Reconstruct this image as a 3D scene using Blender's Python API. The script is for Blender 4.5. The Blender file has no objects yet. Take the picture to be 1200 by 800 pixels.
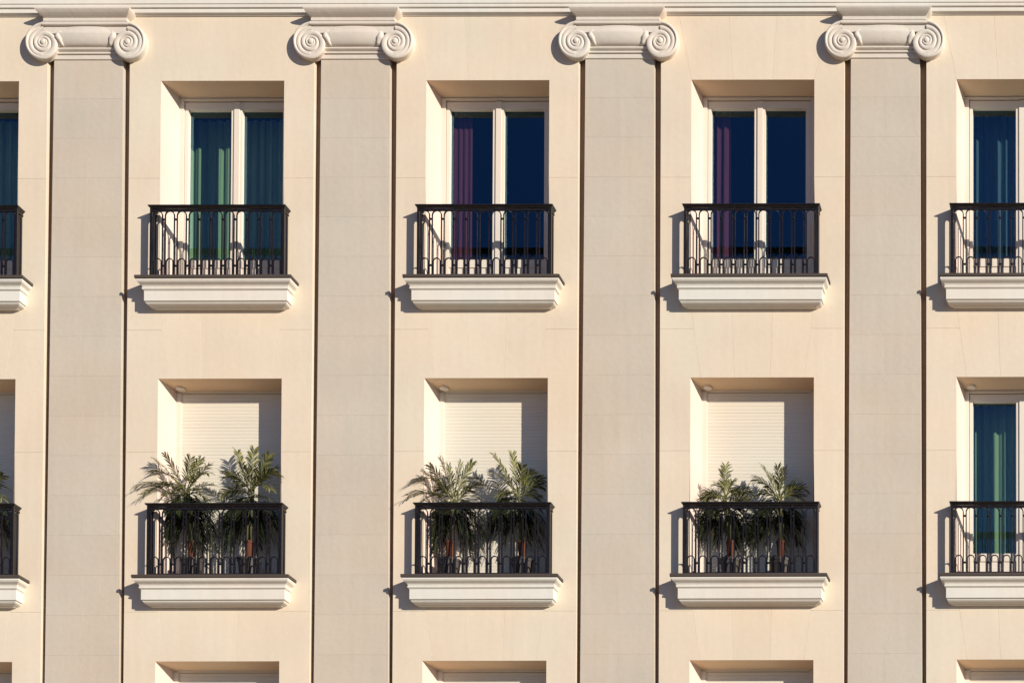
import bpy, math, random
from mathutils import Vector, Matrix
random.seed(7)
SC = bpy.context.scene
COL = SC.collection

# ------------------------------------------------------------------ camera
S = 91.5                        # drawing units per metre on the facade plane
ZC = 13.1                       # height of drawing level v = 400
CAM = Vector(((1350 - 600) / S, -24.0, ZC - (1450 - 400) / S))
YAW, PIT, ROL = map(math.radians, (-0.05068, 1.37756, 0.15108))
FPX, CXP, CYP = 2224.03, 1355.756, 1392.208
RC = (Matrix.Rotation(YAW, 3, 'Z') @ Matrix.Rotation(PIT, 3, 'X') @ Matrix.Rotation(ROL, 3, 'Y'))
cd = bpy.data.cameras.new('camera')
cam = bpy.data.objects.new('camera', cd)
COL.objects.link(cam)
right, fwd, up = RC.col[0], RC.col[1], RC.col[2]
m = Matrix((right, up, -fwd)).transposed().to_4x4()
m.translation = CAM
cam.matrix_world = m
cd.sensor_width = 36
cd.lens = FPX / 1200 * 36
cd.shift_x = (600 - CXP) / 1200          # rising/shifted lens: verticals stay upright
cd.shift_y = (CYP - 400) / 1200
cd.clip_start = 0.1
cd.clip_end = 3000
SC.camera = cam

# ------------------------------------------------------------------ light
SX, SZ = 1.37, 0.54                      # sun direction: per metre of depth, sideways and down
sun_vec = Vector((SX, -1.0, SZ)).normalized()
elev = math.asin(sun_vec.z)
sl = bpy.data.lights.new('sun', 'SUN')
sl.energy = 5.0
sl.angle = math.radians(0.5)
sl.color = (1.0, 0.928, 0.80)
sun = bpy.data.objects.new('sun', sl)
COL.objects.link(sun)
sun.rotation_euler = sun_vec.to_track_quat('Z', 'Y').to_euler()
sun.location = (20, -20, 30)
W = bpy.data.worlds.new('World')
SC.world = W
W.use_nodes = True
nt = W.node_tree
bg = nt.nodes['Background']
sk = nt.nodes.new('ShaderNodeTexSky')
sk.sky_type = 'NISHITA'
sk.sun_disc = False
sk.sun_elevation = elev
sk.sun_rotation = math.atan2(sun_vec.x, sun_vec.y)
sk.air_density = 1.0
sk.dust_density = 0.2
sk.ozone_density = 5.0
tintn = nt.nodes.new('ShaderNodeVectorMath'); tintn.operation = 'MULTIPLY'
tintn.inputs[1].default_value = (0.78, 0.95, 1.28)      # clear autumn sky, a little deeper blue
nt.links.new(sk.outputs[0], tintn.inputs[0]); nt.links.new(tintn.outputs[0], bg.inputs[0])
bg.inputs[1].default_value = 0.063
SC.view_settings.view_transform = 'Standard'
SC.view_settings.look = 'None'
SC.view_settings.exposure = 0.2
SC.view_settings.gamma = 1.0
SC.cycles.max_bounces = 8
SC.cycles.transparent_max_bounces = 12


def U(u): return (u - 600) / S
def V(v): return (400 - v) / S + ZC


def at(x, y, Y):
    """point of the place seen at photograph position x, y and standing at depth Y"""
    d = RC @ Vector(((x - CXP) / FPX, 1.0, -(y - CYP) / FPX))
    return CAM + d * ((Y - CAM.y) / d.y)


# ------------------------------------------------------------------ materials
def srgb(r, g, b):
    f = lambda c: ((c / 255 + 0.055) / 1.055) ** 2.4 if c > 10 else c / 255 / 12.92
    return (f(r), f(g), f(b), 1)


def new_mat(name):
    mt = bpy.data.materials.new(name)
    mt.use_nodes = True
    n = mt.node_tree
    return mt, n, n.nodes['Principled BSDF']


def stone(name, col, var=0.05, rough=0.85, bump=0.25, scale=1.0, streak=0.0, tint=None, rnd=0.04):
    mt, n, p = new_mat(name)
    N, L = n.nodes, n.links
    tc = N.new('ShaderNodeTexCoord')
    geo = N.new('ShaderNodeNewGeometry')
    a = N.new('ShaderNodeTexNoise'); a.inputs['Scale'].default_value = 1.1 * scale; a.inputs['Detail'].default_value = 6
    b = N.new('ShaderNodeTexNoise'); b.inputs['Scale'].default_value = 14 * scale; b.inputs['Detail'].default_value = 5
    c = N.new('ShaderNodeTexNoise'); c.inputs['Scale'].default_value = 160; c.inputs['Detail'].default_value = 3
    mp = N.new('ShaderNodeMapping'); mp.inputs['Scale'].default_value = (9, 9, 0.55)
    d = N.new('ShaderNodeTexNoise'); d.inputs['Scale'].default_value = 1.3; d.inputs['Detail'].default_value = 4
    for q in (a, b, c): L.new(geo.outputs['Position'], q.inputs['Vector'])
    L.new(geo.outputs['Position'], mp.inputs['Vector']); L.new(mp.outputs[0], d.inputs['Vector'])
    oi = N.new('ShaderNodeObjectInfo')
    # value factor
    def mth(op, x, y):
        k = N.new('ShaderNodeMath'); k.operation = op
        for i, v in enumerate((x, y)):
            if isinstance(v, (int, float)): k.inputs[i].default_value = v
            else: L.new(v, k.inputs[i])
        return k.outputs[0]
    f = mth('MULTIPLY', mth('SUBTRACT', a.outputs['Fac'], 0.5), var * 4)
    f = mth('ADD', f, mth('MULTIPLY', mth('SUBTRACT', b.outputs['Fac'], 0.5), var * 1.6))
    f = mth('ADD', f, mth('MULTIPLY', mth('SUBTRACT', d.outputs['Fac'], 0.5), streak * 4))
    f = mth('ADD', f, mth('MULTIPLY', mth('SUBTRACT', oi.outputs['Random'], 0.5), rnd))
    f = mth('ADD', f, 1.0)
    mul = N.new('ShaderNodeVectorMath'); mul.operation = 'SCALE'
    mix = N.new('ShaderNodeMix'); mix.data_type = 'RGBA'
    mix.inputs['A'].default_value = col
    t = tint or tuple(min(1, x * y) for x, y in zip(col, (1.03, 0.965, 0.93, 1)))
    mix.inputs['B'].default_value = t
    cr = N.new('ShaderNodeMapRange'); cr.inputs['From Min'].default_value = 0.35; cr.inputs['From Max'].default_value = 0.65
    e = N.new('ShaderNodeTexNoise'); e.inputs['Scale'].default_value = 0.7; e.inputs['Detail'].default_value = 4
    L.new(geo.outputs['Position'], e.inputs['Vector'])
    L.new(e.outputs['Fac'], cr.inputs['Value']); L.new(cr.outputs[0], mix.inputs['Factor'])
    L.new(mix.outputs['Result'], mul.inputs[0]); L.new(f, mul.inputs['Scale'])
    L.new(mul.outputs[0], p.inputs['Base Color'])
    p.inputs['Roughness'].default_value = rough
    p.inputs['Specular IOR Level'].default_value = 0.25
    bp = N.new('ShaderNodeBump'); bp.inputs['Strength'].default_value = bump; bp.inputs['Distance'].default_value = 0.004
    hs = mth('ADD', c.outputs['Fac'], mth('MULTIPLY', b.outputs['Fac'], 1.5))
    L.new(hs, bp.inputs['Height']); L.new(bp.outputs[0], p.inputs['Normal'])
    return mt


M = {}
M['wall'] = stone('cream_stone_wall', (0.705, 0.612, 0.483, 1), var=0.045, bump=0.3, streak=0.025, rnd=0.03)
M['pil'] = stone('grey_beige_pilaster_stone', (0.545, 0.485, 0.402, 1), var=0.05, bump=0.4, streak=0.025, rnd=0.03)
M['joint'] = stone('joint_mortar', (0.64, 0.55, 0.44, 1), var=0.02)
M['carved'] = stone('carved_capital_stone', (0.645, 0.595, 0.525, 1), var=0.045, bump=0.5, streak=0.01, rnd=0.03)
M['groove'] = stone('shade_brown_groove', (0.27, 0.175, 0.115, 1), var=0.08)  # shadow inside the grooves painted in as a darker brown
M['trim'] = stone('pale_trim_stone', (0.70, 0.675, 0.61, 1), var=0.03, bump=0.25, streak=0.03, rnd=0.02)
M['reveal'] = stone('reveal_render', (0.68, 0.572, 0.50, 1), var=0.02, bump=0.2, rnd=0.01)
M['soffit'] = stone('bounce_tinted_soffit', (0.74, 0.575, 0.40, 1), var=0.03)  # warm bounced light put into the colour, ochre instead of the reveal's cream
M['shutter'] = stone('cream_shutter', (0.70, 0.665, 0.565, 1), var=0.01, rough=0.5, bump=0.02, rnd=0.03)
M['frame'] = stone('cream_lacquer_frame', (0.72, 0.66, 0.57, 1), var=0.01, rough=0.45, bump=0.02, rnd=0.0)
M['flash'] = stone('dark_lead_flashing', (0.075, 0.06, 0.05, 1), var=0.1, rough=0.6, bump=0.1)
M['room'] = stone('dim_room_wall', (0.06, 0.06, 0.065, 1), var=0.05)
M['planter'] = stone('dark_planter', (0.07, 0.06, 0.055, 1), var=0.03, rough=0.6)
M['terra'] = stone('terracotta', (0.10, 0.034, 0.018, 1), var=0.3, rough=0.8)
M['trunk'] = stone('palm_stem', (0.09, 0.085, 0.035, 1), var=0.3, rough=0.7, scale=3)
M['street'] = stone('street_paving', (0.30, 0.235, 0.165, 1), var=0.06, rough=0.9)
M['lampw'] = stone('white_lamp_housing', (0.75, 0.70, 0.62, 1), var=0.0, rough=0.4, bump=0.0)


def iron():
    mt, n, p = new_mat('black_painted_iron')
    N, L = n.nodes, n.links
    geo = N.new('ShaderNodeNewGeometry')
    a = N.new('ShaderNodeTexNoise'); a.inputs['Scale'].default_value = 30; a.inputs['Detail'].default_value = 4
    L.new(geo.outputs['Position'], a.inputs['Vector'])
    r = N.new('ShaderNodeValToRGB')
    r.color_ramp.elements[0].position = 0.35; r.color_ramp.elements[0].color = (0.006, 0.005, 0.005, 1)
    r.color_ramp.elements[1].position = 0.75; r.color_ramp.elements[1].color = (0.020, 0.013, 0.011, 1)
    L.new(a.outputs['Fac'], r.inputs[0]); L.new(r.outputs[0], p.inputs['Base Color'])
    p.inputs['Roughness'].default_value = 0.34
    p.inputs['Specular IOR Level'].default_value = 0.5
    bp = N.new('ShaderNodeBump'); bp.inputs['Strength'].default_value = 0.2; bp.inputs['Distance'].default_value = 0.002
    L.new(a.outputs['Fac'], bp.inputs['Height']); L.new(bp.outputs[0], p.inputs['Normal'])
    return mt


M['iron'] = iron()


def glass():
    mt = bpy.data.materials.new('window_glass'); mt.use_nodes = True
    n = mt.node_tree; N, L = n.nodes, n.links
    N.remove(N['Principled BSDF'])
    out = N['Material Output']
    tr = N.new('ShaderNodeBsdfTransparent'); tr.inputs[0].default_value = (0.82, 0.90, 0.88, 1)
    gl = N.new('ShaderNodeBsdfGlossy'); gl.inputs['Roughness'].default_value = 0.0
    gl.inputs[0].default_value = (0.45, 0.80, 1.0, 1)
    fr = N.new('ShaderNodeFresnel'); fr.inputs[0].default_value = 1.55
    geo = N.new('ShaderNodeNewGeometry')
    w = N.new('ShaderNodeTexNoise'); w.inputs['Scale'].default_value = 1.2; w.inputs['Detail'].default_value = 1
    L.new(geo.outputs['Position'], w.inputs['Vector'])
    bp = N.new('ShaderNodeBump'); bp.inputs['Strength'].default_value = 0.3; bp.inputs['Distance'].default_value = 0.01
    L.new(w.outputs['Fac'], bp.inputs['Height']); L.new(bp.outputs[0], gl.inputs['Normal'])
    k = N.new('ShaderNodeMath'); k.operation = 'MULTIPLY'; k.inputs[1].default_value = 3.0; k.use_clamp = True
    inv = N.new('ShaderNodeMath'); inv.operation = 'SUBTRACT'; inv.inputs[0].default_value = 1.0
    L.new(geo.outputs['Backfacing'], inv.inputs[1])
    k2 = N.new('ShaderNodeMath'); k2.operation = 'MULTIPLY'
    L.new(fr.outputs[0], k2.inputs[0]); L.new(inv.outputs[0], k2.inputs[1]); L.new(k2.outputs[0], k.inputs[0])
    mx = N.new('ShaderNodeMixShader')
    L.new(k.outputs[0], mx.inputs[0]); L.new(tr.outputs[0], mx.inputs[1]); L.new(gl.outputs[0], mx.inputs[2])
    L.new(mx.outputs[0], out.inputs[0])
    return mt


M['glass'] = glass()


def cloth(name, col):
    mt = bpy.data.materials.new(name); mt.use_nodes = True
    n = mt.node_tree; N, L = n.nodes, n.links
    p = N['Principled BSDF']; out = N['Material Output']
    geo = N.new('ShaderNodeNewGeometry')
    mp = N.new('ShaderNodeMapping'); mp.inputs['Scale'].default_value = (60, 60, 2)
    a = N.new('ShaderNodeTexNoise'); a.inputs['Scale'].default_value = 1; a.inputs['Detail'].default_value = 3
    L.new(geo.outputs['Position'], mp.inputs[0]); L.new(mp.outputs[0], a.inputs['Vector'])
    mul = N.new('ShaderNodeVectorMath'); mul.operation = 'SCALE'; mul.inputs[0].default_value = col[:3]
    r = N.new('ShaderNodeMapRange'); r.inputs['To Min'].default_value = 0.75; r.inputs['To Max'].default_value = 1.2
    L.new(a.outputs['Fac'], r.inputs['Value']); L.new(r.outputs[0], mul.inputs['Scale'])
    L.new(mul.outputs[0], p.inputs['Base Color'])
    p.inputs['Roughness'].default_value = 0.9
    tl = N.new('ShaderNodeBsdfTranslucent'); L.new(mul.outputs[0], tl.inputs[0])
    mx = N.new('ShaderNodeMixShader'); mx.inputs[0].default_value = 0.25
    L.new(p.outputs[0], mx.inputs[1]); L.new(tl.outputs[0], mx.inputs[2]); L.new(mx.outputs[0], out.inputs[0])
    return mt


M['teal'] = cloth('teal_curtain_cloth', (0.36, 0.46, 0.27, 1))
M['blue'] = cloth('blue_grey_curtain_cloth', (0.09, 0.15, 0.20, 1))
M['purple'] = cloth('purple_curtain_cloth', (0.17, 0.03, 0.07, 1))


def leafmat(name, c1, c2):
    mt = bpy.data.materials.new(name); mt.use_nodes = True
    n = mt.node_tree; N, L = n.nodes, n.links
    p = N['Principled BSDF']; out = N['Material Output']
    geo = N.new('ShaderNodeNewGeometry')
    mx0 = N.new('ShaderNodeMix'); mx0.data_type = 'RGBA'
    mx0.inputs['A'].default_value = c1; mx0.inputs['B'].default_value = c2
    L.new(geo.outputs['Random Per Island'], mx0.inputs['Factor'])
    L.new(mx0.outputs['Result'], p.inputs['Base Color'])
    p.inputs['Roughness'].default_value = 0.5
    p.inputs['Specular IOR Level'].default_value = 0.2
    tl = N.new('ShaderNodeBsdfTranslucent'); L.new(mx0.outputs['Result'], tl.inputs[0])
    mx = N.new('ShaderNodeMixShader'); mx.inputs[0].default_value = 0.3
    L.new(p.outputs[0], mx.inputs[1]); L.new(tl.outputs[0], mx.inputs[2]); L.new(mx.outputs[0], out.inputs[0])
    return mt


M['shadeleaf'] = leafmat('shaded_palm_leaf', (0.018, 0.028, 0.012, 1), (0.06, 0.07, 0.03, 1))  # darker copy of the leaf: shade on the low fronds painted into the colour
M['leaf'] = leafmat('palm_leaf', (0.022, 0.03, 0.010, 1), (0.31, 0.30, 0.10, 1))


# ------------------------------------------------------------------ mesh helpers
class MB:
    def __init__(s): s.v = []; s.f = []
    def face(s, pts):
        n = len(s.v); s.v += [tuple(p) for p in pts]; s.f.append(tuple(range(n, n + len(pts))))
    def box(s, x0, x1, y0, y1, z0, z1):
        n = len(s.v)
        s.v += [(x0, y0, z0), (x1, y0, z0), (x1, y1, z0), (x0, y1, z0), (x0, y0, z1), (x1, y0, z1), (x1, y1, z1), (x0, y1, z1)]
        s.f += [tuple(n + i for i in q) for q in ((0, 3, 2, 1), (4, 5, 6, 7), (0, 1, 5, 4), (1, 2, 6, 5), (2, 3, 7, 6), (3, 0, 4, 7))]
    def rings(s, rings, cap=True, close=True):
        """join equal-length closed rings into a skin"""
        n = len(s.v); k = len(rings[0])
        for r in rings: s.v += [tuple(p) for p in r]
        for i in range(len(rings) - 1):
            for j in range(k if close else k - 1):
                a = n + i * k + j; b = n + i * k + (j + 1) % k
                s.f.append((a, b, b + k, a + k))
        if cap:
            s.f.append(tuple(n + j for j in reversed(range(k))))
            s.f.append(tuple(n + (len(rings) - 1) * k + j for j in range(k)))
    def tube(s, path, r, k=6, sq=False):
        path = [Vector(p) for p in path]; R = []
        rr = r if hasattr(r, '__len__') else [r] * len(path)
        for i, p in enumerate(path):
            t = (path[min(i + 1, len(path) - 1)] - path[max(i - 1, 0)]).normalized()
            a = Vector((0, 1, 0)) if abs(t.y) < 0.9 else Vector((1, 0, 0))
            x = t.cross(a).normalized(); y = x.cross(t).normalized()
            o = math.pi / 4 if sq else 0
            R.append([p + (x * math.cos(o + 2 * math.pi * j / k) + y * math.sin(o + 2 * math.pi * j / k)) * rr[i] for j in range(k)])
        s.rings(R)
    def obj(s, name, mat, parent=None, smooth=False):
        me = bpy.data.meshes.new(name)
        me.from_pydata(s.v, [], s.f); me.update()
        return link(name, me, mat, parent, smooth)


def link(name, me, mat=None, parent=None, smooth=False):
    if mat: me.materials.append(mat)
    if smooth: me.polygons.foreach_set('use_smooth', [True] * len(me.polygons))
    o = bpy.data.objects.new(name, me); COL.objects.link(o)
    if parent: o.parent = parent
    return o


def empty(name, loc, parent=None):
    o = bpy.data.objects.new(name, None); COL.objects.link(o); o.location = loc
    o.empty_display_size = 0.2
    if parent: o.parent = parent
    return o


def tag(o, label, cat, group=None):
    o['label'] = label; o['category'] = cat
    if group: o['group'] = group
    return o


def fixnormals(me):
    import bmesh
    b = bmesh.new(); b.from_mesh(me); bmesh.ops.recalc_face_normals(b, faces=b.faces); b.to_mesh(me); b.free()


def offset(poly, d):
    """inset a polygon (drawing units) by d with mitred corners"""
    n = len(poly)
    A = sum(poly[i][0] * poly[(i + 1) % n][1] - poly[(i + 1) % n][0] * poly[i][1] for i in range(n))
    sg = 1 if A > 0 else -1
    out = []
    for i in range(n):
        p0, p1, p2 = Vector(poly[i - 1]), Vector(poly[i]), Vector(poly[(i + 1) % n])
        e1, e2 = (p1 - p0).normalized(), (p2 - p1).normalized()
        n1, n2 = Vector((-e1.y, e1.x)) * sg, Vector((-e2.y, e2.x)) * sg
        mm = n1 + n2
        k = d / max(0.3, (1 + n1.dot(n2)) / 2) / 2
        out.append(p1 + mm * k)
    return out


def slab(name, poly, mat, parent, y0=0.0, th=0.02, gap=0.06, ch=0.13, chy=0.0016, noise=0.0):
    """one stone of the facade: polygon in drawing units, chamfered face, own thickness"""
    y0 = y0 + random.uniform(-noise, noise)
    o = offset(poly, gap); i = offset(poly, gap + ch)
    mb = MB(); n = len(poly)
    R = [[(U(p[0]), y0, V(p[1])) for p in i], [(U(p[0]), y0 + chy, V(p[1])) for p in o], [(U(p[0]), y0 + th, V(p[1])) for p in o]]
    mb.rings(R)
    ob = mb.obj(name, mat, parent)
    fixnormals(ob.data)
    return ob


def sweep(mb, prof, uL, uR, closed_top=True, closed_bot=True):
    """mitred moulding: prof = [(projection px, v)], returns at both ends"""
    rows = []
    for p, v in prof:
        q = p / S
        rows.append([(U(uL) - q, 0.004, V(v)), (U(uL) - q, -q, V(v)), (U(uR) + q, -q, V(v)), (U(uR) + q, 0.004, V(v))])
    n = len(mb.v)
    for r in rows: mb.v += r
    for i in range(len(rows) - 1):
        for j in range(3):
            a = n + i * 4 + j
            mb.f.append((a, a + 4, a + 5, a + 1))
    mb.f.append((n, n + 1, n + 2, n + 3))
    e = n + (len(rows) - 1) * 4
    mb.f.append((e + 3, e + 2, e + 1, e))


# ------------------------------------------------------------------ layout (drawing units)
B = 311.0
OW = 144.2
def OL(c): return 187.0 + B * (c - 1)
TOP = [95.0, 447.8, 780.2]
FLO = [335.0, 685.0, 1017.0]
PC = {-1: -209.5, 0: 101.7, 1: 414.8, 2: 724.9, 3: 1036.5, 4: 1347.5}
def hw(v): return 40.4 + 2.9 * (v - 60) / 740
GL = [-48.0, 48.2]
VG = 400 + ZC * S                        # ground level in drawing units

# ------------------------------------------------------------------ ground
g = MB(); g.face([(-400, -400, 0), (400, -400, 0), (400, 400, 0), (-400, 400, 0)])
o = g.obj('street', M['street']); o['kind'] = 'structure'

# ------------------------------------------------------------------ building
bld = empty('apartment_building', (0, 0, 0))
tag(bld, 'cream stone apartment building with grey pilasters, white scroll capitals and black railed balconies', 'building')

# shell behind the facade: side walls, back, roof, plinth
UW0, UW1 = PC[-1] - 60, PC[4] + 60
sh = MB()
sh.box(U(UW0), U(UW0) + 0.3, 0.6, 9, 0, V(-60)); sh.box(U(UW1) - 0.3, U(UW1), 0.6, 9, 0, V(-60))
sh.box(U(UW0) + 0.3, U(UW1) - 0.3, 8.7, 9, 0, V(-60))
sh.obj('outer_wall', M['wall'], bld)
rf = MB(); rf.box(U(UW0) - 0.02, U(UW1) + 0.02, 0.1, 9.05, V(-60) + 0.001, V(-68)); rf.obj('roof', M['trim'], bld)
# backing behind the stones, with the window holes left open
bk = MB(); yb, yb2 = 0.012, 0.6
xs = [UW0]
for c in range(5): xs += [OL(c) - 1.0, OL(c) + OW + 1.0]
xs.append(UW1)
vs = [-60]
for r in range(3): vs += [TOP[r] - 1.0, FLO[r] + 1.0]
vs.append(VG)
for i in range(len(xs) - 1):
    for j in range(len(vs) - 1):
        if i % 2 == 1 and j % 2 == 1: continue
        yy = 0.012
        # recess the backing where the pilaster grooves run: handled with strips below
        bk.box(U(xs[i]), U(xs[i + 1]), 0.10, 0.455, V(vs[j + 1]), V(vs[j]))
bk.obj('wall_core', M['joint'], bld)
GD = 0.078                               # depth of the grooves beside the pilasters


def strip(u0, u1, v0, v1, y, mat, name):
    q = MB(); q.box(U(u0), U(u1), y, 0.10 + 0.002, V(v1), V(v0)); return q.obj(name, mat, bld)


gb = MB()
for k in PC:
    gb.box(U(PC[k] - 52), U(PC[k] + 52), GD, 0.105, V(VG), V(2))
gb.obj('groove_bed', M['groove'], bld)
pb = MB()
for k in PC:
    a, b_ = hw(60) - 0.35, hw(VG) - 0.35
    v0, v1 = 30, VG
    pb.rings([[(U(PC[k] - a), 0.012, V(v0)), (U(PC[k] + a), 0.012, V(v0)), (U(PC[k] + a), 0.09, V(v0)), (U(PC[k] - a), 0.09, V(v0))],
              [(U(PC[k] - b_), 0.012, V(v1)), (U(PC[k] + b_), 0.012, V(v1)), (U(PC[k] + b_), 0.09, V(v1)), (U(PC[k] - b_), 0.09, V(v1))]])
pbo = pb.obj('pilaster_core', M['pil'], bld); fixnormals(pbo.data)
wb = MB()
for c in range(5):
    uA, uB = PC[c - 1] + GL[1] + 0.35, PC[c] + GL[0] - 0.35
    L_, R_ = OL(c) - 0.6, OL(c) + OW + 0.6
    for (a, b_) in ((uA, L_), (R_, uB)): wb.box(U(a), U(b_), 0.012, 0.11, V(1016), V(-60))
    for (t, f_) in ((-60, TOP[0]), (FLO[0], TOP[1]), (FLO[1], TOP[2])):
        wb.box(U(L_), U(R_), 0.012, 0.11, V(t + 0.6 if t > 0 else t), V(f_ - 0.6)) if False else wb.box(U(L_), U(R_), 0.012, 0.11, V(f_ - 0.6), V(t + 0.6 if t > 0 else t))
wb.obj('stone_bedding', M['joint'], bld)

# facing stones of the bays
for c in range(5):
    uA, uB = PC[c - 1] + GL[1], PC[c] + GL[0]
    L_, R_ = OL(c), OL(c) + OW
    mid = (L_ + R_) / 2
    def mirror(P): return [(2 * mid - x, y) for x, y in P][::-1]
    def fitR(P): return [((uB if abs(x - (2 * mid - uA)) < 0.5 else x), y) for x, y in P]
    K = dict(mat=M['wall'], parent=bld, th=0.09)
    # row of the upper windows
    P = [(uA, 2), (L_ - 18, 2), (L_, 95), (L_, 210.6), (uA, 210.6)]
    slab('stone', P, **K); slab('stone', fitR(mirror(P)), **K)
    js = [(-18, 0), (43, 49), (OW - 43, OW - 49), (OW + 18, OW)]
    for i in range(3):
        slab('stone', [(L_ + js[i][0], 2), (L_ + js[i + 1][0], 2), (L_ + js[i + 1][1], 95), (L_ + js[i][1], 95)], **K)
    P = [(uA, 210.6), (L_, 210.6), (L_ - 2, FLO[0]), (L_ + 3.5, 390), (uA, 390)]
    slab('stone', P, **K); slab('stone', fitR(mirror(P)), **K)
    for (T, F0, J, J2) in ((TOP[1], FLO[0], 390, 534), (TOP[2], FLO[1], 722, 890)):
        P = [(uA, J), (L_ + 3.5, J), (L_ + 12, T), (L_, T), (L_, J2), (uA, J2)]
        slab('stone', P, **K); slab('stone', fitR(mirror(P)), **K)
        P = [(L_ - 2, F0), (L_ + 47.3, F0), (L_ + 51.3, T), (L_ + 12, T), (L_ + 3.5, J)]
        slab('stone', P, **K); slab('stone', mirror(P), **K)
        slab('stone', [(L_ + 47.3, F0), (R_ - 47.3, F0), (R_ - 51.3, T), (L_ + 51.3, T)], **K)
    P = [(uA, 534), (L_, 534), (L_ - 2, FLO[1]), (L_ + 3.5, 722), (uA, 722)]
    slab('stone', P, **K); slab('stone', fitR(mirror(P)), **K)
    P = [(uA, 890), (L_, 890), (L_, 1017), (uA, 1017)]
    slab('stone', P, **K); slab('stone', fitR(mirror(P)), **K)
    slab('lower_wall', [(uA, 1017), (uB, 1017), (uB, VG - 1), (uA, VG - 1)], **K)

# pilasters: courses of one long or two short stones, slightly wider towards the foot
for k in PC:
    pil = empty('pilaster', (0, 0, 0), bld)
    c0 = PC[k]
    v = 116 - 46.9 * 1; n = -1
    while v < 1010:
        v2 = v + 46.9
        v0 = v if n >= 0 else 69.0
        a, b_ = hw(v0), hw(v2)
        if n % 2 == 0:
            slab('stone', [(c0 - a, v0), (c0, v0), (c0, v2), (c0 - b_, v2)], M['pil'], pil, th=0.07, gap=0.03, ch=0.10, chy=0.0008)
            slab('stone', [(c0, v0), (c0 + a, v0), (c0 + b_, v2), (c0, v2)], M['pil'], pil, th=0.07, gap=0.03, ch=0.10, chy=0.0008)
        else:
            slab('stone', [(c0 - a, v0), (c0 + a, v0), (c0 + b_, v2), (c0 - b_, v2)], M['pil'], pil, th=0.07, gap=0.03, ch=0.10, chy=0.0008)
        v = v2; n += 1
    slab('shaft_foot', [(c0 - hw(v), v), (c0 + hw(v), v), (c0 + hw(VG), VG - 1), (c0 - hw(VG), VG - 1)], M['pil'], pil, th=0.07, gap=0.03, ch=0.10, chy=0.0008)

# ------------------------------------------------------------------ cornice
def strip_profile(name, prof, u0, u1, mat, parent):
    mb = MB()
    rows = [[(U(u0), -p / S, V(v)), (U(u1), -p / S, V(v))] for p, v in prof]
    n = len(mb.v)
    for r in rows: mb.v += r
    for i in range(len(rows) - 1):
        a = n + 2 * i; mb.f.append((a, a + 2, a + 3, a + 1))
    return mb.obj(name, mat, parent)


cor = empty('cornice', (0, 0, 0), bld)
ce0, ce1 = UW0, UW1
strip_profile('frieze_band', [(-3, -60), (7.4, -60), (7.4, 7.6), (6.4, 8.2), (6.4, 8.6)], ce0, ce1, M['trim'], cor)
strip_profile('cornice_fillet', [(6.4, 8.6), (6.6, 9.0), (6.4, 11.4), (5.0, 11.9), (3.6, 12.3), (-1, 12.3)], ce0, ce1, M['trim'], cor)
strip_profile('lower_fillet', [(-1, 12.4), (4.6, 12.4), (4.6, 16.6), (2.6, 17.2), (1.2, 18.6), (-1, 18.6)], ce0, ce1, M['trim'], cor)


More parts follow.
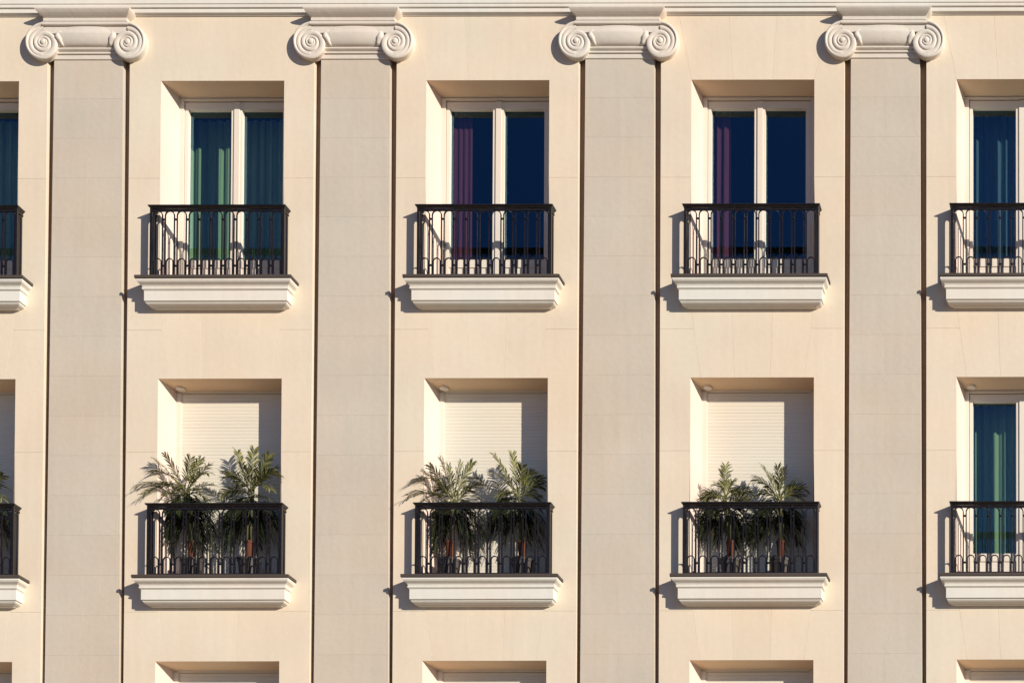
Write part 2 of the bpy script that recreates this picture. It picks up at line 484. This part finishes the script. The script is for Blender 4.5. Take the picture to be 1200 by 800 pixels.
# ------------------------------------------------------------------ capitals
def volute_mesh(sgn):
    """scroll with a spiral fillet; centre at origin, x right, z up, front towards -y; units m"""
    R0 = 21.0; D = 8.6
    verts = []; faces = []
    nr, na = 60, 96
    zz = lambda r, a: 0
    KN = [(0, 23.4), (0.12, 22.0), (0.25, 21.0), (0.4, 21.0), (0.52, 20.6), (0.64, 18.4), (0.76, 15.8), (0.9, 13.8), (1.0, 12.9)]
    def rout(f):
        for (f0, r0), (f1, r1) in zip(KN, KN[1:]):
            if f <= f1:
                return r0 + (r1 - r0) * (f - f0) / (f1 - f0)
        return KN[-1][1]
    def height(r, a):
        f = a / (2 * math.pi)
        ro = rout(f)
        if r < 3.0:
            return D - 0.3 + 1.3 * math.sqrt(max(0, 1 - (r / 3.0) ** 2))
        ph = math.log(max(r, 0.1) / ro) / math.log(12.9 / 23.4)
        fr = ph - math.floor(ph + 1e-9)
        w = min(1.0, r / 15)
        if ph < 1.0 and f < 0.5:                          # outer turn: thin fillet, then the channel
            q = (1 - f / 0.5) ** 0.7
            base_ = math.sin(math.pi * min(1, fr / 0.86)) ** 0.33 if 0 < fr < 0.86 else 0.0
            if fr < 0.27: prof = 0.35 + 0.75 * math.sin(math.pi * fr / 0.27) ** 0.4 if fr > 0 else 0.3
            elif fr < 0.36: prof = -0.1
            else: prof = 0.6 * math.sin(math.pi * min(1, (fr - 0.36) / 0.52)) ** 0.4 if fr < 0.88 else 0.0
            prof = prof * q + base_ * (1 - q)
            return D - 2.2 * (0.5 + 0.5 * w) + prof * (0.9 + 1.5 * w)
        prof = math.sin(math.pi * min(1, fr / 0.86)) ** 0.33 if 0 < fr < 0.86 else 0.0
        return D - 2.2 * (0.5 + 0.5 * w) + prof * (0.9 + 1.5 * w) * (1.0 - 0.25 * fr)
    na = 97                                              # last column repeats the angle of the first, at the inner turn's radius
    verts.append((0, -(D + 1.0) / S, 0))
    def put(r, j, h):
        th = math.pi / 2 + sgn * 2 * math.pi * j / (na - 1)
        verts.append((r * math.cos(th) / S, -h / S, r * math.sin(th) / S))
    for i in range(1, nr + 1):
        for j in range(na):
            f = j / (na - 1)
            r = rout(f) * i / nr
            put(r, j, height(r * 0.9995, 2 * math.pi * f) if i < nr else D - 2.6)
    for rr, dd in ((1.2, 4.2), (0.4, 0)):
        for j in range(na):
            put(rout(j / (na - 1)) - rr, j, dd)
    for j in range(na - 1):
        faces.append((0, 1 + j, 2 + j))
        for i in range(nr + 1):
            a = 1 + i * na
            faces.append((a + j, a + na + j, a + na + j + 1, a + j + 1))
    me = bpy.data.meshes.new('volute'); me.from_pydata(verts, [], faces); me.update(); fixnormals(me)
    me.materials.append(M['carved'])
    me.polygons.foreach_set('use_smooth', [True] * len(me.polygons))
    return me


vol = {1: volute_mesh(1), -1: volute_mesh(-1)}


def leaf_bud(sgn):
    mb = MB(); R = []
    for i in range(9):
        t = i / 8
        z = 8.5 - 17 * t
        w = 3.9 * math.sin(math.pi * (0.12 + 0.8 * t)) ** 0.6 * (1 + 0.18 * math.sin(t * 14))
        xo = sgn * (2.2 * math.sin(t * 4.5) - 0.5)
        R.append([((xo + w * math.cos(a)) / S, -(3.4 + 3.6 * math.sin(math.pi * t) * 1.0 + 3.0 * math.sin(a)) / S, z / S) for a in [2 * math.pi * j / 10 for j in range(10)]])
    mb.rings(R)
    me = bpy.data.meshes.new('curled_leaf'); me.from_pydata(mb.v, [], mb.f); me.update(); fixnormals(me)
    me.materials.append(M['carved']); me.polygons.foreach_set('use_smooth', [True] * len(me.polygons))
    return me


bud = {1: leaf_bud(1), -1: leaf_bud(-1)}
for k in PC:
    c0 = PC[k]
    cap = empty('capital', (0, 0, 0), bld)
    # abacus block that breaks forward through the cornice
    mb = MB()
    sweep(mb, [(15.5, 16.8), (15.5, 18.2), (14.6, 19.6), (13.0, 21.4), (10.8, 23.2), (8.8, 24.6), (7.9, 25.2), (8.8, 25.5), (8.8, 29.0), (7.4, 29.4), (7.4, 31.0)], c0 - 40, c0 + 40)
    mb.obj('abacus', M['carved'], cap)
    mb = MB()
    sweep(mb, [(8.6, 29.6), (9.0, 30.0), (9.0, 32.6), (8.6, 33.2), (6.0, 33.6), (6.0, 34.6)], c0 - 41.5, c0 + 41.5)
    mb.obj('scroll_band', M['carved'], cap)
    mb = MB(); mb.box(U(c0 - 50), U(c0 + 50), -6.1 / S, 0.0, V(42), V(34)); mb.obj('channel', M['carved'], cap)
    # cushion between the scrolls
    mb = MB(); prof = [(5.6, 34.0), (5.8, 36.0), (6.2, 40.0)]
    n = 10
    for i in range(n + 1):
        t = i / n
        prof.append((2.0 + 7.0 * math.cos(t * math.pi / 2 * 0.97), 42 + 14.5 * math.sin(t * math.pi / 2 * 0.97)))
    prof.append((1.6, 57.0))
    rows = []
    for p, v in prof:
        ring = []
        for j in range(13):
            s_ = -1 + 2 * j / 12
            bulge = 1.8 * (1 - s_ * s_)
            ring.append((U(c0 + s_ * 34), -(p * 0.9 + bulge) / S, V(v)))
        rows.append(ring)
    mb.rings(rows, cap=False, close=False)
    o = mb.obj('cushion', M['carved'], cap, smooth=True)
    # astragal and fillets under the cushion
    mb = MB()
    ast = [(0.8, 56.2), (2.2, 56.4)] + [(2.4 + 2.0 * math.sin(math.pi * i / 8), 56.5 + 4.4 * i / 8) for i in range(9)] + [(1.6, 61.1), (1.6, 62.0), (2.8, 62.2), (2.8, 64.0), (1.0, 64.3), (1.0, 65.0)]
    sweep(mb, ast, c0 - 36, c0 + 36)
    mb.obj('astragal', M['carved'], cap)
    mb = MB()
    sweep(mb, [(1.0, 65.0), (1.3, 65.6), (1.3, 69.6), (0.5, 70.2)], c0 - hw(60) + 1.2, c0 + hw(60) - 1.2)
    mb.obj('necking', M['carved'], cap)
    for s_ in (-1, 1):
        o = link('volute', vol[-s_], None, cap); o.location = (U(c0 + s_ * 49.2), 0, V(52.9))
        o = link('curled_leaf', bud[s_], None, cap); o.location = (U(c0 + s_ * 30.6), 0, V(47.6))

# ------------------------------------------------------------------ openings: reveals and floors
def reveal(c, r):
    L_, T, F = OL(c), TOP[r], FLO[r]
    sp, sr, st = 6.7, 5.0, 2.0
    y0, y1, y2 = 0.086, 0.30, 0.47
    f0 = 0.0
    mb = MB()
    k = y0 / y1
    a = [(L_ + 0.0, T), (L_ + OW, T), (L_ + OW, F), (L_, F)]
    front = [(L_ + sp * k, T + st * k), (L_ + OW - sr * k, T + st * k), (L_ + OW - sr * k, F), (L_ + sp * k, F)]
    back = [(L_ + sp, T + st), (L_ + OW - sr, T + st), (L_ + OW - sr, F), (L_ + sp, F)]
    def ring(P, y): return [(U(p[0]), y, V(p[1])) for p in P]
    R0 = ring(a, 0.0005); R2 = ring(back, y1)
    R3 = ring([(L_ + sp, T + st), (L_ + OW - sr, T + st), (L_ + OW - sr, F), (L_ + sp, F)], y2)
    sf = MB()
    for A_, B_ in ((R0, R2), (R2, R3)):
        for j in range(4):
            (sf if j == 0 else mb).face([A_[j], A_[(j + 1) % 4], B_[(j + 1) % 4], B_[j]])
    sf.obj('window_soffit', M['soffit'], bld)
    mb.obj('window_reveal', M['reveal'], bld)


# stones have straight sides; trim them back where the splayed reveal skin starts
for c in range(5):
    for r in range(3):
        reveal(c, r)

# ------------------------------------------------------------------ windows
def bx(mb, a0, a1, b0, b1, y0, y1):
    mb.box(a0 / S, a1 / S, y0, y1, -b1 / S, -b0 / S)


H = 240.0
def rail_frame(mb, a0, a1, b0, b1, y0, y1): bx(mb, a0, a1, b0, b1, y0, y1)


mb = MB()
bx(mb, 5.5, 12.0, 5.9, H, 0.318, 0.40); bx(mb, 134.9, 141.0, 5.9, H, 0.318, 0.40); bx(mb, 5.5, 141.0, 0.5, 2.6, 0.304, 0.40); bx(mb, 5.5, 141.0, 2.6, 3.7, 0.335, 0.40); bx(mb, 5.5, 141.0, 3.7, 5.9, 0.312, 0.40)
fr_me = MB.obj(mb, 'outer_frame', M['frame']).data
def leaf_meshes(a0, a1):
    q = MB()
    st_ = 5.2; sl_ = 3.6
    bx(q, a0, a0 + sl_, 7.0, H - 1, 0.338, 0.4075); bx(q, a1 - st_, a1, 7.0, H - 1, 0.338, 0.4075)
    bx(q, a0 + sl_, a1 - st_, 7.0, 15.2, 0.339, 0.407)
    bx(q, a0 + sl_, a1 - st_, 196.7, 206, 0.339, 0.407)
    bx(q, a0 + sl_, a1 - st_, 206, 232, 0.352, 0.376); bx(q, a0 + sl_, a1 - st_, 232, H - 1, 0.339, 0.407)
    # glazing beads
    bx(q, a1 - st_ - 0.8, a1 - st_, 15.2, 196.7, 0.352, 0.40)
    o = q.obj('sash', M['frame'])
    g_ = MB(); bx(g_, a0 + sl_ + 0.1, a1 - st_ - 0.4, 14.5, 197.5, 0.408, 0.414)
    o2 = g_.obj('pane', M['glass'])
    return o.data, o2.data
sashL = leaf_meshes(12.6, 12.6 + 5.2 + 49.6 + 5.2 + 0.4)
sashR = leaf_meshes(74.6 + 2.0, 134.4)
mb = MB(); bx(mb, 71.6, 77.8, 7.2, H - 1.5, 0.322, 0.3375)
mul_me = mb.obj('meeting_stile', M['frame']).data
mb = MB(); mb.tube([(74.7 / S, 0.325, -150 / S), (74.7 / S, 0.29, -150 / S), (74.7 / S, 0.285, -158 / S)], 0.009, 8)
hd_me = mb.obj('handle', M['frame']).data
mb = MB(); bx(mb, 4.0, 142.0, H - 6, H + 0.5, 0.30, 0.40); sill_me = mb.obj('threshold', M['frame']).data
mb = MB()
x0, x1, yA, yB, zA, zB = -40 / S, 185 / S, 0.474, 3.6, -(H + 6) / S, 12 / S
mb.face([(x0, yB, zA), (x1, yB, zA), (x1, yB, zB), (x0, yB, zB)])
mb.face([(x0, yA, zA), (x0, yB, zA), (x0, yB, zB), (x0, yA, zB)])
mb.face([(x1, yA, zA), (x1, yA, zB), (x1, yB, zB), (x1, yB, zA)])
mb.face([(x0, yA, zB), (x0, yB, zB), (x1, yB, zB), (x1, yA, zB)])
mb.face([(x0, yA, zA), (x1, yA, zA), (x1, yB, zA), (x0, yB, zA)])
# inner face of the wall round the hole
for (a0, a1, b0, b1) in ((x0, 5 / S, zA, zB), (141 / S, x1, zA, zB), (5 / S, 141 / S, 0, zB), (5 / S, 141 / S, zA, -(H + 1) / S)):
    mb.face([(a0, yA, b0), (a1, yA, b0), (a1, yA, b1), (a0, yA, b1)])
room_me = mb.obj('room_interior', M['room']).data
for o in [q for q in COL.objects if q.data in (fr_me, sashL[0], sashL[1], sashR[0], sashR[1], mul_me, hd_me, sill_me, room_me)]:
    bpy.data.objects.remove(o)
GLAZED = [(0, 0), (1, 0), (2, 0), (3, 0), (4, 0), (4, 1)]
for c, r in GLAZED:
    w = empty('window', (U(OL(c)), 0, V(TOP[r])), bld)
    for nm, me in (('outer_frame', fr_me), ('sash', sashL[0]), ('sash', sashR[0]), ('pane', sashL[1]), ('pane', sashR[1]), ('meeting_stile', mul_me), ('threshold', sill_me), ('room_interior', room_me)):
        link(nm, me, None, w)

# roller shutters
mb = MB(); SLH = 4.05
pr = [(0.3262, 0.0), (0.3236, 0.22), (0.3228, 1.2), (0.3225, 2.1), (0.3228, 3.0), (0.3238, 3.85), (0.3262, SLH)]
rows = [[(9 / S, y, -b / S), (138.5 / S, y, -b / S)] for y, b in pr]
n = len(mb.v)
for q in rows: mb.v += q
for i in range(len(rows) - 1): mb.f.append((2 * i, 2 * i + 2, 2 * i + 3, 2 * i + 1))
mb.face([(9 / S, 0.338, 0), (9 / S, 0.338, -SLH / S), (138.5 / S, 0.338, -SLH / S), (138.5 / S, 0.338, 0)])
so = mb.obj('slat', M['shutter']); slat_me = so.data; bpy.data.objects.remove(so)
guide_me = []
for (a0, a1, b0, b1) in ((5.5, 12.0, 12.0, 13.0), (136.4, 141.0, 135.4, 136.4)):
    mb = MB(); bx(mb, a0, a1, 4.5, H - 2, 0.306, 0.345); bx(mb, b0, b1, 4.5, H - 2, 0.312, 0.345)
    go_ = mb.obj('guide_rail', M['frame']); guide_me.append(go_.data); bpy.data.objects.remove(go_)
mb = MB(); bx(mb, 5.5, 141.0, -0.5, 2.8, 0.304, 0.46); bx(mb, 5.5, 141.0, 2.8, 4.6, 0.318, 0.46)
bo_ = mb.obj('shutter_box', M['frame']); box_me = bo_.data; bpy.data.objects.remove(bo_)
for r in (1, 2):
    for c in range(5):
        if (c, r) in GLAZED: continue
        sh_ = empty('roller_shutter', (U(OL(c)), 0, V(TOP[r])), bld)
        link('guide_rail', guide_me[0], None, sh_); link('guide_rail', guide_me[1], None, sh_); link('shutter_box', box_me, None, sh_)
        for i in range(58):
            o = link('slat', slat_me, None, sh_); o.location = (0, random.uniform(-0.0006, 0.0006), -(5.0 + i * SLH) / S)

# ------------------------------------------------------------------ balcony ledges
def ledge(c, r):
    F = FLO[r]; L_ = OL(c) + 2.3; R_ = OL(c) + OW - 1.2
    def fit(P): return [(p, F + 3.9 + (v - F - 3.9) * 0.885 if v > F + 3.9 else v) for p, v in P]
    e = empty('balcony_ledge', (0, 0, 0), bld)
    mb = MB(); sweep(mb, [(20.2, F + 0.0), (20.6, F + 0.5), (20.6, F + 3.4), (19.6, F + 3.9)], L_, R_)
    mb.obj('lead_flashing', M['flash'], e)
    mb = MB()
    cy = [(19.2, F + 3.95), (19.2, F + 6.0)]
    for i in range(9):
        t = i / 8; cy.append((18.9 - 4.6 * (t - math.sin(2 * math.pi * t) / 9), F + 6.2 + 5.6 * t))
    cy += [(13.9, F + 12.4), (14.6, F + 12.8), (14.6, F + 15.2), (13.6, F + 15.6), (13.6, F + 16.2)]
    sweep(mb, fit(cy), L_, R_); mb.obj('crown_moulding', M['trim'], e)
    mb = MB(); sweep(mb, fit([(12.9, F + 16.25), (12.9, F + 29.8), (12.0, F + 30.2)]), L_, R_); mb.obj('fascia', M['trim'], e)
    mb = MB()
    by = [(10.2, F + 30.25), (10.2, F + 31.0), (11.8, F + 31.1), (11.5, F + 32.2), (10.2, F + 33.6), (7.6, F + 34.9), (6.0, F + 35.4), (5.6, F + 35.6), (5.6, F + 36.1), (0.2, F + 36.2)]
    sweep(mb, fit(by), L_, R_); mb.obj('base_moulding', M['trim'], e)


# ------------------------------------------------------------------ balcony railings
HP = 13.87
def hoop(mb, cx, hwid, ztop, y, r, zb=3.0, axis='x'):
    pts = []
    z1 = ztop - hwid
    P = [(-hwid, zb), (-hwid, z1)] + [(-hwid * math.cos(math.pi * i / 8), z1 + hwid * math.sin(math.pi * i / 8)) for i in range(1, 8)] + [(hwid, z1), (hwid, zb)]
    for (a, z) in P:
        pts.append(((cx + a) / S, y, z / S) if axis == 'x' else (cx / S, y + a / S, z / S))
    mb.tube(pts, r, 4 if axis == 'x' else 4, sq=True)


def collar(mb, cx, y, z, r=0.016, l=1.6):
    mb.tube([((cx - l) / S, y, z / S), ((cx) / S, y, z / S), ((cx + l) / S, y, z / S)], [r * 0.7, r, r * 0.7], 6)


YR = -0.122
mb = MB(); hoop(mb, 0, 5.3, 79.3, YR, 0.0092)
h_o = mb.obj('baluster_hoop', M['iron']); hoop_me = h_o.data; bpy.data.objects.remove(h_o)
mb = MB(); hoop(mb, 0, 3.9, 23.5, YR + 0.002, 0.0088)
h_o = mb.obj('lower_hoop', M['iron']); low_me = h_o.data; bpy.data.objects.remove(h_o)
def proto(mb, name, mat, fix=True):
    o_ = mb.obj(name, mat)
    if fix: fixnormals(o_.data)
    me = o_.data; bpy.data.objects.remove(o_); return me


mb = MB(); collar(mb, 0, YR, 0); col_me = proto(mb, 'collar', M['iron'])


def sweep3(mb, prof, x0, x1, ybase):
    """handrail following front and both sides; prof closed list of (outward offset m, z)"""
    R = []
    for (px, py, dx, dy) in ((x0, 0.03, -1, 0), (x0, ybase, -1, -1), (x1, ybase, 1, -1), (x1, 0.03, 1, 0)):
        R.append([(px + dx * o, py + (dy * o if dy else 0), z) for o, z in prof])
    mb.rings(R)


xL, xR = 183.2 / S - 187 / S, 337.3 / S - 187 / S
mb = MB()
sweep3(mb, [(-0.020, 0.897), (0.010, 0.897), (0.014, 0.905), (0.022, 0.914), (0.032, 0.920), (0.034, 0.934), (0.026, 0.938), (-0.024, 0.938), (-0.026, 0.915)], xL, xR, YR)
hand_me = proto(mb, 'handrail', M['iron'])
mb = MB()
sweep3(mb, [(-0.011, 0.862), (0.011, 0.862), (0.013, 0.873), (0.011, 0.886), (-0.011, 0.886)], xL, xR, YR)
sub_me = proto(mb, 'upper_rail', M['iron'])
mb = MB(); mb.tube([(0, YR, 0.884), (0, YR, 0.898)], 0.008, 5); stud_me = proto(mb, 'stud', M['iron'])
mb = MB()
sweep3(mb, [(-0.012, 0.022), (0.012, 0.022), (0.012, 0.042), (-0.012, 0.042)], xL, xR, YR)
t_o = mb.obj('bottom_rail', M['iron']); fixnormals(t_o.data); bot_me = t_o.data; bpy.data.objects.remove(t_o)
mb = MB(); mb.box(-0.0135, 0.0135, YR - 0.0135, YR + 0.0135, 0.002, 0.899); post_me = proto(mb, 'corner_post', M['iron'])
mb = MB(); mb.box(-0.005, 0.005, -0.012, 0.012, 0.03, 0.864); sbar_me = proto(mb, 'side_bar', M['iron'])
mb = MB(); mb.tube([(0, -0.040, 0.03), (0, -0.040, 0.80), (0, -0.032, 0.825), (0, -0.018, 0.838), (0, 0.0, 0.838), (0, 0.010, 0.825), (0, 0.016, 0.80), (0, 0.016, 0.03)], 0.008, 4, sq=True)
shoop_me = proto(mb, 'side_hoop', M['iron'])


def railing(c, r):
    e = empty('balcony_railing', (U(OL(c)), 0, V(FLO[r])), bld)
    link('handrail', hand_me, None, e); link('bottom_rail', bot_me, None, e); link('upper_rail', sub_me, None, e)
    for x in (xL, xR):
        o = link('corner_post', post_me, None, e); o.location.x = x
        o = link('side_hoop', shoop_me, None, e); o.location = (x, -0.045, 0)
        o = link('side_bar', sbar_me, None, e); o.location = (x, -0.022, 0)
    x0 = (xL + xR) / 2 - HP * 5 / S
    for i in range(11):
        x = x0 + i * HP / S
        for nm, me in (('baluster_hoop', hoop_me), ('lower_hoop', low_me)):
            o = link(nm, me, None, e); o.location.x = x
        if i < 10:
            for z in (69.5, 15.0):
                o = link('collar', col_me, None, e); o.location = (x + HP / 2 / S, 0, z / S)
            o = link('stud', stud_me, None, e); o.location.x = x + HP / 2 / S


for r in (0, 1):
    for c in range(5):
        ledge(c, r); railing(c, r)

# ------------------------------------------------------------------ soffit lamps
CN = {0: 'first', 1: 'second', 2: 'third', 3: 'fourth', 4: 'fifth'}
spot_label = {1: 'small round white lamp under the lintel above the leftmost full balcony with palms',
              2: 'small round white lamp under the lintel above the middle balcony with palms',
              3: 'small round white lamp under the lintel above the rightmost balcony with palms',
              4: 'small round white lamp under the lintel over the lower window with teal curtains'}
mb = MB(); k = 20
mb.rings([[(rr * math.cos(2 * math.pi * j / k), rr * math.sin(2 * math.pi * j / k), z) for j in range(k)] for rr, z in ((0.052, 0.01), (0.056, -0.016), (0.052, -0.022), (0.040, -0.022), (0.034, -0.017))])
lo = mb.obj('soffit_lamp', M['lampw']); lamp_me = lo.data; fixnormals(lamp_me); bpy.data.objects.remove(lo)
for c in range(1, 5):
    o = link('soffit_lamp', lamp_me); o.location = (U(OL(c) + 15.5), 0.225, V(TOP[1] + 1.9))
    tag(o, spot_label[c], 'lamp', 'round lamps under the window lintels')


# ------------------------------------------------------------------ curtains
def curtain(name, c, r, a0, a1, y, mat, label, seed, amp=0.023, wl=0.13, grp='curtains behind the balcony windows'):
    rnd = random.Random(seed)
    nx = int((a1 - a0) / 0.9); nz = 10
    ph = rnd.random() * 6
    kx = [rnd.uniform(0.8, 1.3) for _ in range(40)]
    V_ = []; F_ = []
    xs_ = []; acc = ph
    for i in range(nx + 1):
        a = a0 + (a1 - a0) * i / nx
        acc += 2 * math.pi * ((a1 - a0) / nx / S) / wl * kx[int(i / nx * 30)]
        xs_.append((a, acc))
    for j in range(nz + 1):
        b = 4 + (H - 6) * j / nz
        for a, q in xs_:
            yy = y + amp * (math.sin(q) + 0.35 * math.sin(2.3 * q + 1.1)) * (0.75 + 0.25 * j / nz)
            V_.append((a / S + 0.006 * math.sin(q * 1.7) * j / nz, yy, -b / S))
    for j in range(nz):
        for i in range(nx):
            p = j * (nx + 1) + i; F_.append((p, p + nx + 1, p + nx + 2, p + 1))
    me = bpy.data.meshes.new(name); me.from_pydata(V_, [], F_); me.update()
    o = link(name, me, mat, None, True); o.location = (U(OL(c)), 0, V(TOP[r]))
    tag(o, label, 'curtain', grp)


curtain('curtain', 1, 0, -20, 164, 0.80, M['teal'], 'teal green curtain filling the leftmost full upper window, lit along its left side', 3)
curtain('curtain', 0, 0, -20, 164, 0.80, M['teal'], 'dark teal curtain in the upper window cut by the left edge of the picture', 5)
curtain('curtain', 4, 0, -20, 164, 0.72, M['blue'], 'blue grey curtain in the upper window cut by the right edge of the picture', 9)
curtain('curtain', 4, 1, -20, 164, 0.76, M['teal'], 'teal curtain in the lower window at the right edge, beside the shuttered ones', 11)
curtain('curtain', 2, 0, -10, 36, 0.56, M['purple'], 'purple curtain drawn to the left side of the middle upper window', 13, wl=0.08, amp=0.010)
curtain('curtain', 3, 0, -10, 35, 0.56, M['purple'], 'narrow purple curtain at the left side of the third full upper window', 17, wl=0.11, amp=0.024)


# ------------------------------------------------------------------ palms
def frond(parent, base, tip, bulge, rnd, lw=0.0064, L0=0.14, mat='leaf'):
    base = Vector(base); tip = Vector(tip)
    ln = (tip - base).length
    ctrl = (base * 0.5 + tip * 0.5) + Vector((0, 0, bulge * ln))
    mb = MB()
    def P(t): return base * (1 - t) ** 2 + ctrl * 2 * t * (1 - t) + tip * t * t
    def T(t): return ((ctrl - base) * (1 - t) + (tip - ctrl) * t).normalized()
    path = [P(i / 9) for i in range(10)]
    mb.tube(path, [0.006 * (1 - i / 9) + 0.0012 for i in range(10)], 4)
    n = max(9, int(ln / 0.023))
    roll = rnd.uniform(-0.6, 0.6)
    for i in range(n):
        t = 0.22 + 0.78 * (i + 0.5) / n
        p, tg = P(t), T(t)
        side = tg.cross(Vector((0, 0, 1)))
        if side.length < 0.05: side = Vector((1, 0, 0))
        side.normalize()
        nrm = side.cross(tg).normalized()
        side = side * math.cos(roll) + nrm * math.sin(roll)
        nrm = side.cross(tg).normalized()
        env = math.sin(math.pi * min(1, (t - 0.1) / 0.98)) ** 0.55
        for sg in (-1, 1):
            L = L0 * (0.45 + 0.65 * env) * rnd.uniform(0.8, 1.15) * min(1.0, ln / 0.35 + 0.25)
            fw = 0.62 + 0.5 * t
            d = (tg * fw + side * sg * rnd.uniform(0.45, 0.8) + nrm * rnd.uniform(0.0, 0.3)).normalized()
            w = d.cross(nrm).normalized() * lw * rnd.uniform(0.8, 1.3)
            dr = Vector((0, 0, -1))
            q1 = p + d * L * 0.45 + dr * L * 0.04
            q2 = p + d * L * 0.8 + dr * L * rnd.uniform(0.10, 0.22)
            q3 = p + d * L + dr * L * rnd.uniform(0.22, 0.45)
            k0 = len(mb.v)
            mb.v += [tuple(x) for x in (p - w * 0.4, p + w * 0.4, q1 - w, q1 + w, q2 - w * 0.75, q2 + w * 0.75, q3)]
            mb.f += [(k0, k0 + 1, k0 + 3, k0 + 2), (k0 + 2, k0 + 3, k0 + 5, k0 + 4), (k0 + 4, k0 + 5, k0 + 6)]
    return mb.obj('frond', M[mat], parent)


def palm(c, cx, cy, px, tips, label, seed, y0=0.10, potw=6.0, pot_top=656):
    rnd = random.Random(seed)
    crown = at(cx, cy, y0)
    foot = at(px, pot_top, y0)
    root = empty('potted_palm', (foot.x, y0, V(FLO[1])))
    tag(root, label, 'plant', 'potted palms on the balconies')
    fz = V(FLO[1])
    def loc(p): return Vector(p) - Vector((foot.x, y0, fz))
    h = foot.z - fz
    k = 18
    mb = MB()
    mb.rings([[(rr * math.cos(2 * math.pi * j / k), rr * math.sin(2 * math.pi * j / k), z) for j in range(k)] for rr, z in ((0.10, 0.002), (0.135, h - 0.03), (0.142, h - 0.03), (0.142, h), (0.13, h), (0.128, h - 0.02))])
    o = mb.obj('planter', M['planter'], root); fixnormals(o.data)
    # terracotta pot standing in the planter
    mb = MB(); ph = 0.24
    mb.rings([[(rr * math.cos(2 * math.pi * j / k), rr * math.sin(2 * math.pi * j / k), z) for j in range(k)] for rr, z in ((0.038, h - 0.03), (0.054, h + ph - 0.03), (0.06, h + ph - 0.03), (0.06, h + ph), (0.05, h + ph), (0.048, h + ph - 0.02))])
    o = mb.obj('pot', M['terra'], root); fixnormals(o.data)
    for i in range(8):
        a = loc(crown) + Vector((rnd.uniform(-0.04, 0.04), rnd.uniform(-0.03, 0.03), rnd.uniform(-0.14, 0.03)))
        b0 = Vector((rnd.uniform(-0.03, 0.03), rnd.uniform(-0.03, 0.03), h + ph - 0.03))
        mm = (a + b0) / 2 + Vector((rnd.uniform(-0.02, 0.02), 0, 0))
        mb = MB(); mb.tube([b0, mm, a], [0.013, 0.010, 0.007], 6)
        mb.obj('stem', M['trunk'], root, True)
    o0, o1 = OL(c), OL(c) + OW
    for (tx, ty) in tips:
        tx, ty = cx + (tx - cx) * 0.93, cy + (ty - cy) * (0.97 if ty < 594 else 1.0)
        if tx < o0 + 8: Y = rnd.uniform(-0.09, -0.05)
        elif tx > o1 - 6: Y = rnd.uniform(-0.1, 0.1)
        else: Y = rnd.uniform(-0.12, 0.22)
        if ty > 594: Y = rnd.uniform(0.06, 0.26)
        tip = loc(at(tx, ty, Y))
        if tip.y + y0 > -0.04:                               # keep inside the reveal
            lo_, hi_ = U(o0 + 8) - foot.x, U(o1 - 7) - foot.x
            tip.x = min(max(tip.x, lo_), hi_)
        b = loc(crown) + Vector((rnd.uniform(-0.03, 0.03), rnd.uniform(-0.03, 0.03), rnd.uniform(-0.14, 0.0)))
        if ty > 590: b.z -= 0.1
        up_ = (cy - ty) > 22
        frond(root, b, tip, rnd.uniform(0.06, 0.18) if up_ else (rnd.uniform(0.28, 0.45) if ty < 594 else rnd.uniform(0.3, 0.65)), rnd, mat='leaf' if ty < 594 else 'shadeleaf')


LOW = lambda cx: [(cx - 26, 604), (cx + 24, 606), (cx - 18, 622), (cx + 17, 624), (cx - 5, 618), (cx + 30, 616), (cx - 32, 618), (cx + 6, 602), (cx - 28, 634), (cx + 27, 636), (cx - 12, 610), (cx + 12, 612), (cx - 22, 600), (cx + 36, 628), (cx + 20, 645), (cx + 33, 600), (cx - 36, 606), (cx + 8, 640), (cx - 30, 645), (cx + 34, 643), (cx - 14, 636), (cx + 15, 633), (cx - 34, 626), (cx + 38, 612), (cx + 3, 610)]
palm(1, 217, 570, 225, [(180, 538), (192, 532), (178, 552), (156, 570), (166, 578), (224, 536), (236, 538), (246, 545), (247, 554), (254, 568), (250, 579), (186, 566), (190, 580), (238, 580), (204, 575)] + LOW(220),
     'potted palm with pale arching fronds at the left of the leftmost full balcony', 21)
palm(1, 294, 574, 292, [(277, 528), (298, 525), (317, 532), (325, 547), (328, 554), (257, 551), (266, 556), (259, 578), (262, 586), (318, 573), (318, 586), (276, 566), (290, 548), (308, 560)] + LOW(295),
     'taller potted palm with an upright green tuft at the right of the leftmost full balcony', 22)
palm(2, 533, 580, 527, [(515, 537), (502, 545), (482, 561), (475, 580), (496, 553), (555, 541), (541, 542), (571, 568), (562, 560), (563, 584), (525, 545), (495, 584), (512, 572), (550, 575)] + LOW(533),
     'potted palm with drooping fronds at the left of the middle balcony', 23)
palm(2, 606, 574, 612, [(578, 533), (600, 530), (573, 553), (583, 549), (638, 561), (636, 569), (626, 552), (633, 583), (581, 568), (584, 580), (612, 546), (618, 570), (596, 560)] + LOW(604),
     'potted palm with dense dark fronds at the right of the middle balcony', 24)
palm(3, 851, 583, 856, [(850, 545), (838, 568), (823, 585), (827, 578), (846, 566), (873, 569), (882, 577), (880, 585), (858, 563), (866, 574), (838, 582)] + LOW(852),
     'short potted palm with one upright spike at the left of the rightmost palm balcony', 25)
palm(3, 913, 580, 915, [(893, 546), (884, 561), (911, 546), (920, 548), (935, 562), (944, 571), (941, 581), (888, 577), (938, 588), (904, 556), (928, 570), (898, 570)] + LOW(910),
     'potted palm with a fan of green fronds at the right of the rightmost palm balcony', 26)
palm(0, -22, 578, -18, [(5, 556), (6, 570), (4, 584), (-20, 540), (-40, 545), (-55, 560), (-5, 545), (-60, 575), (0, 592)] + LOW(-22),
     'shaded potted palm on the balcony cut by the left edge of the picture', 27)
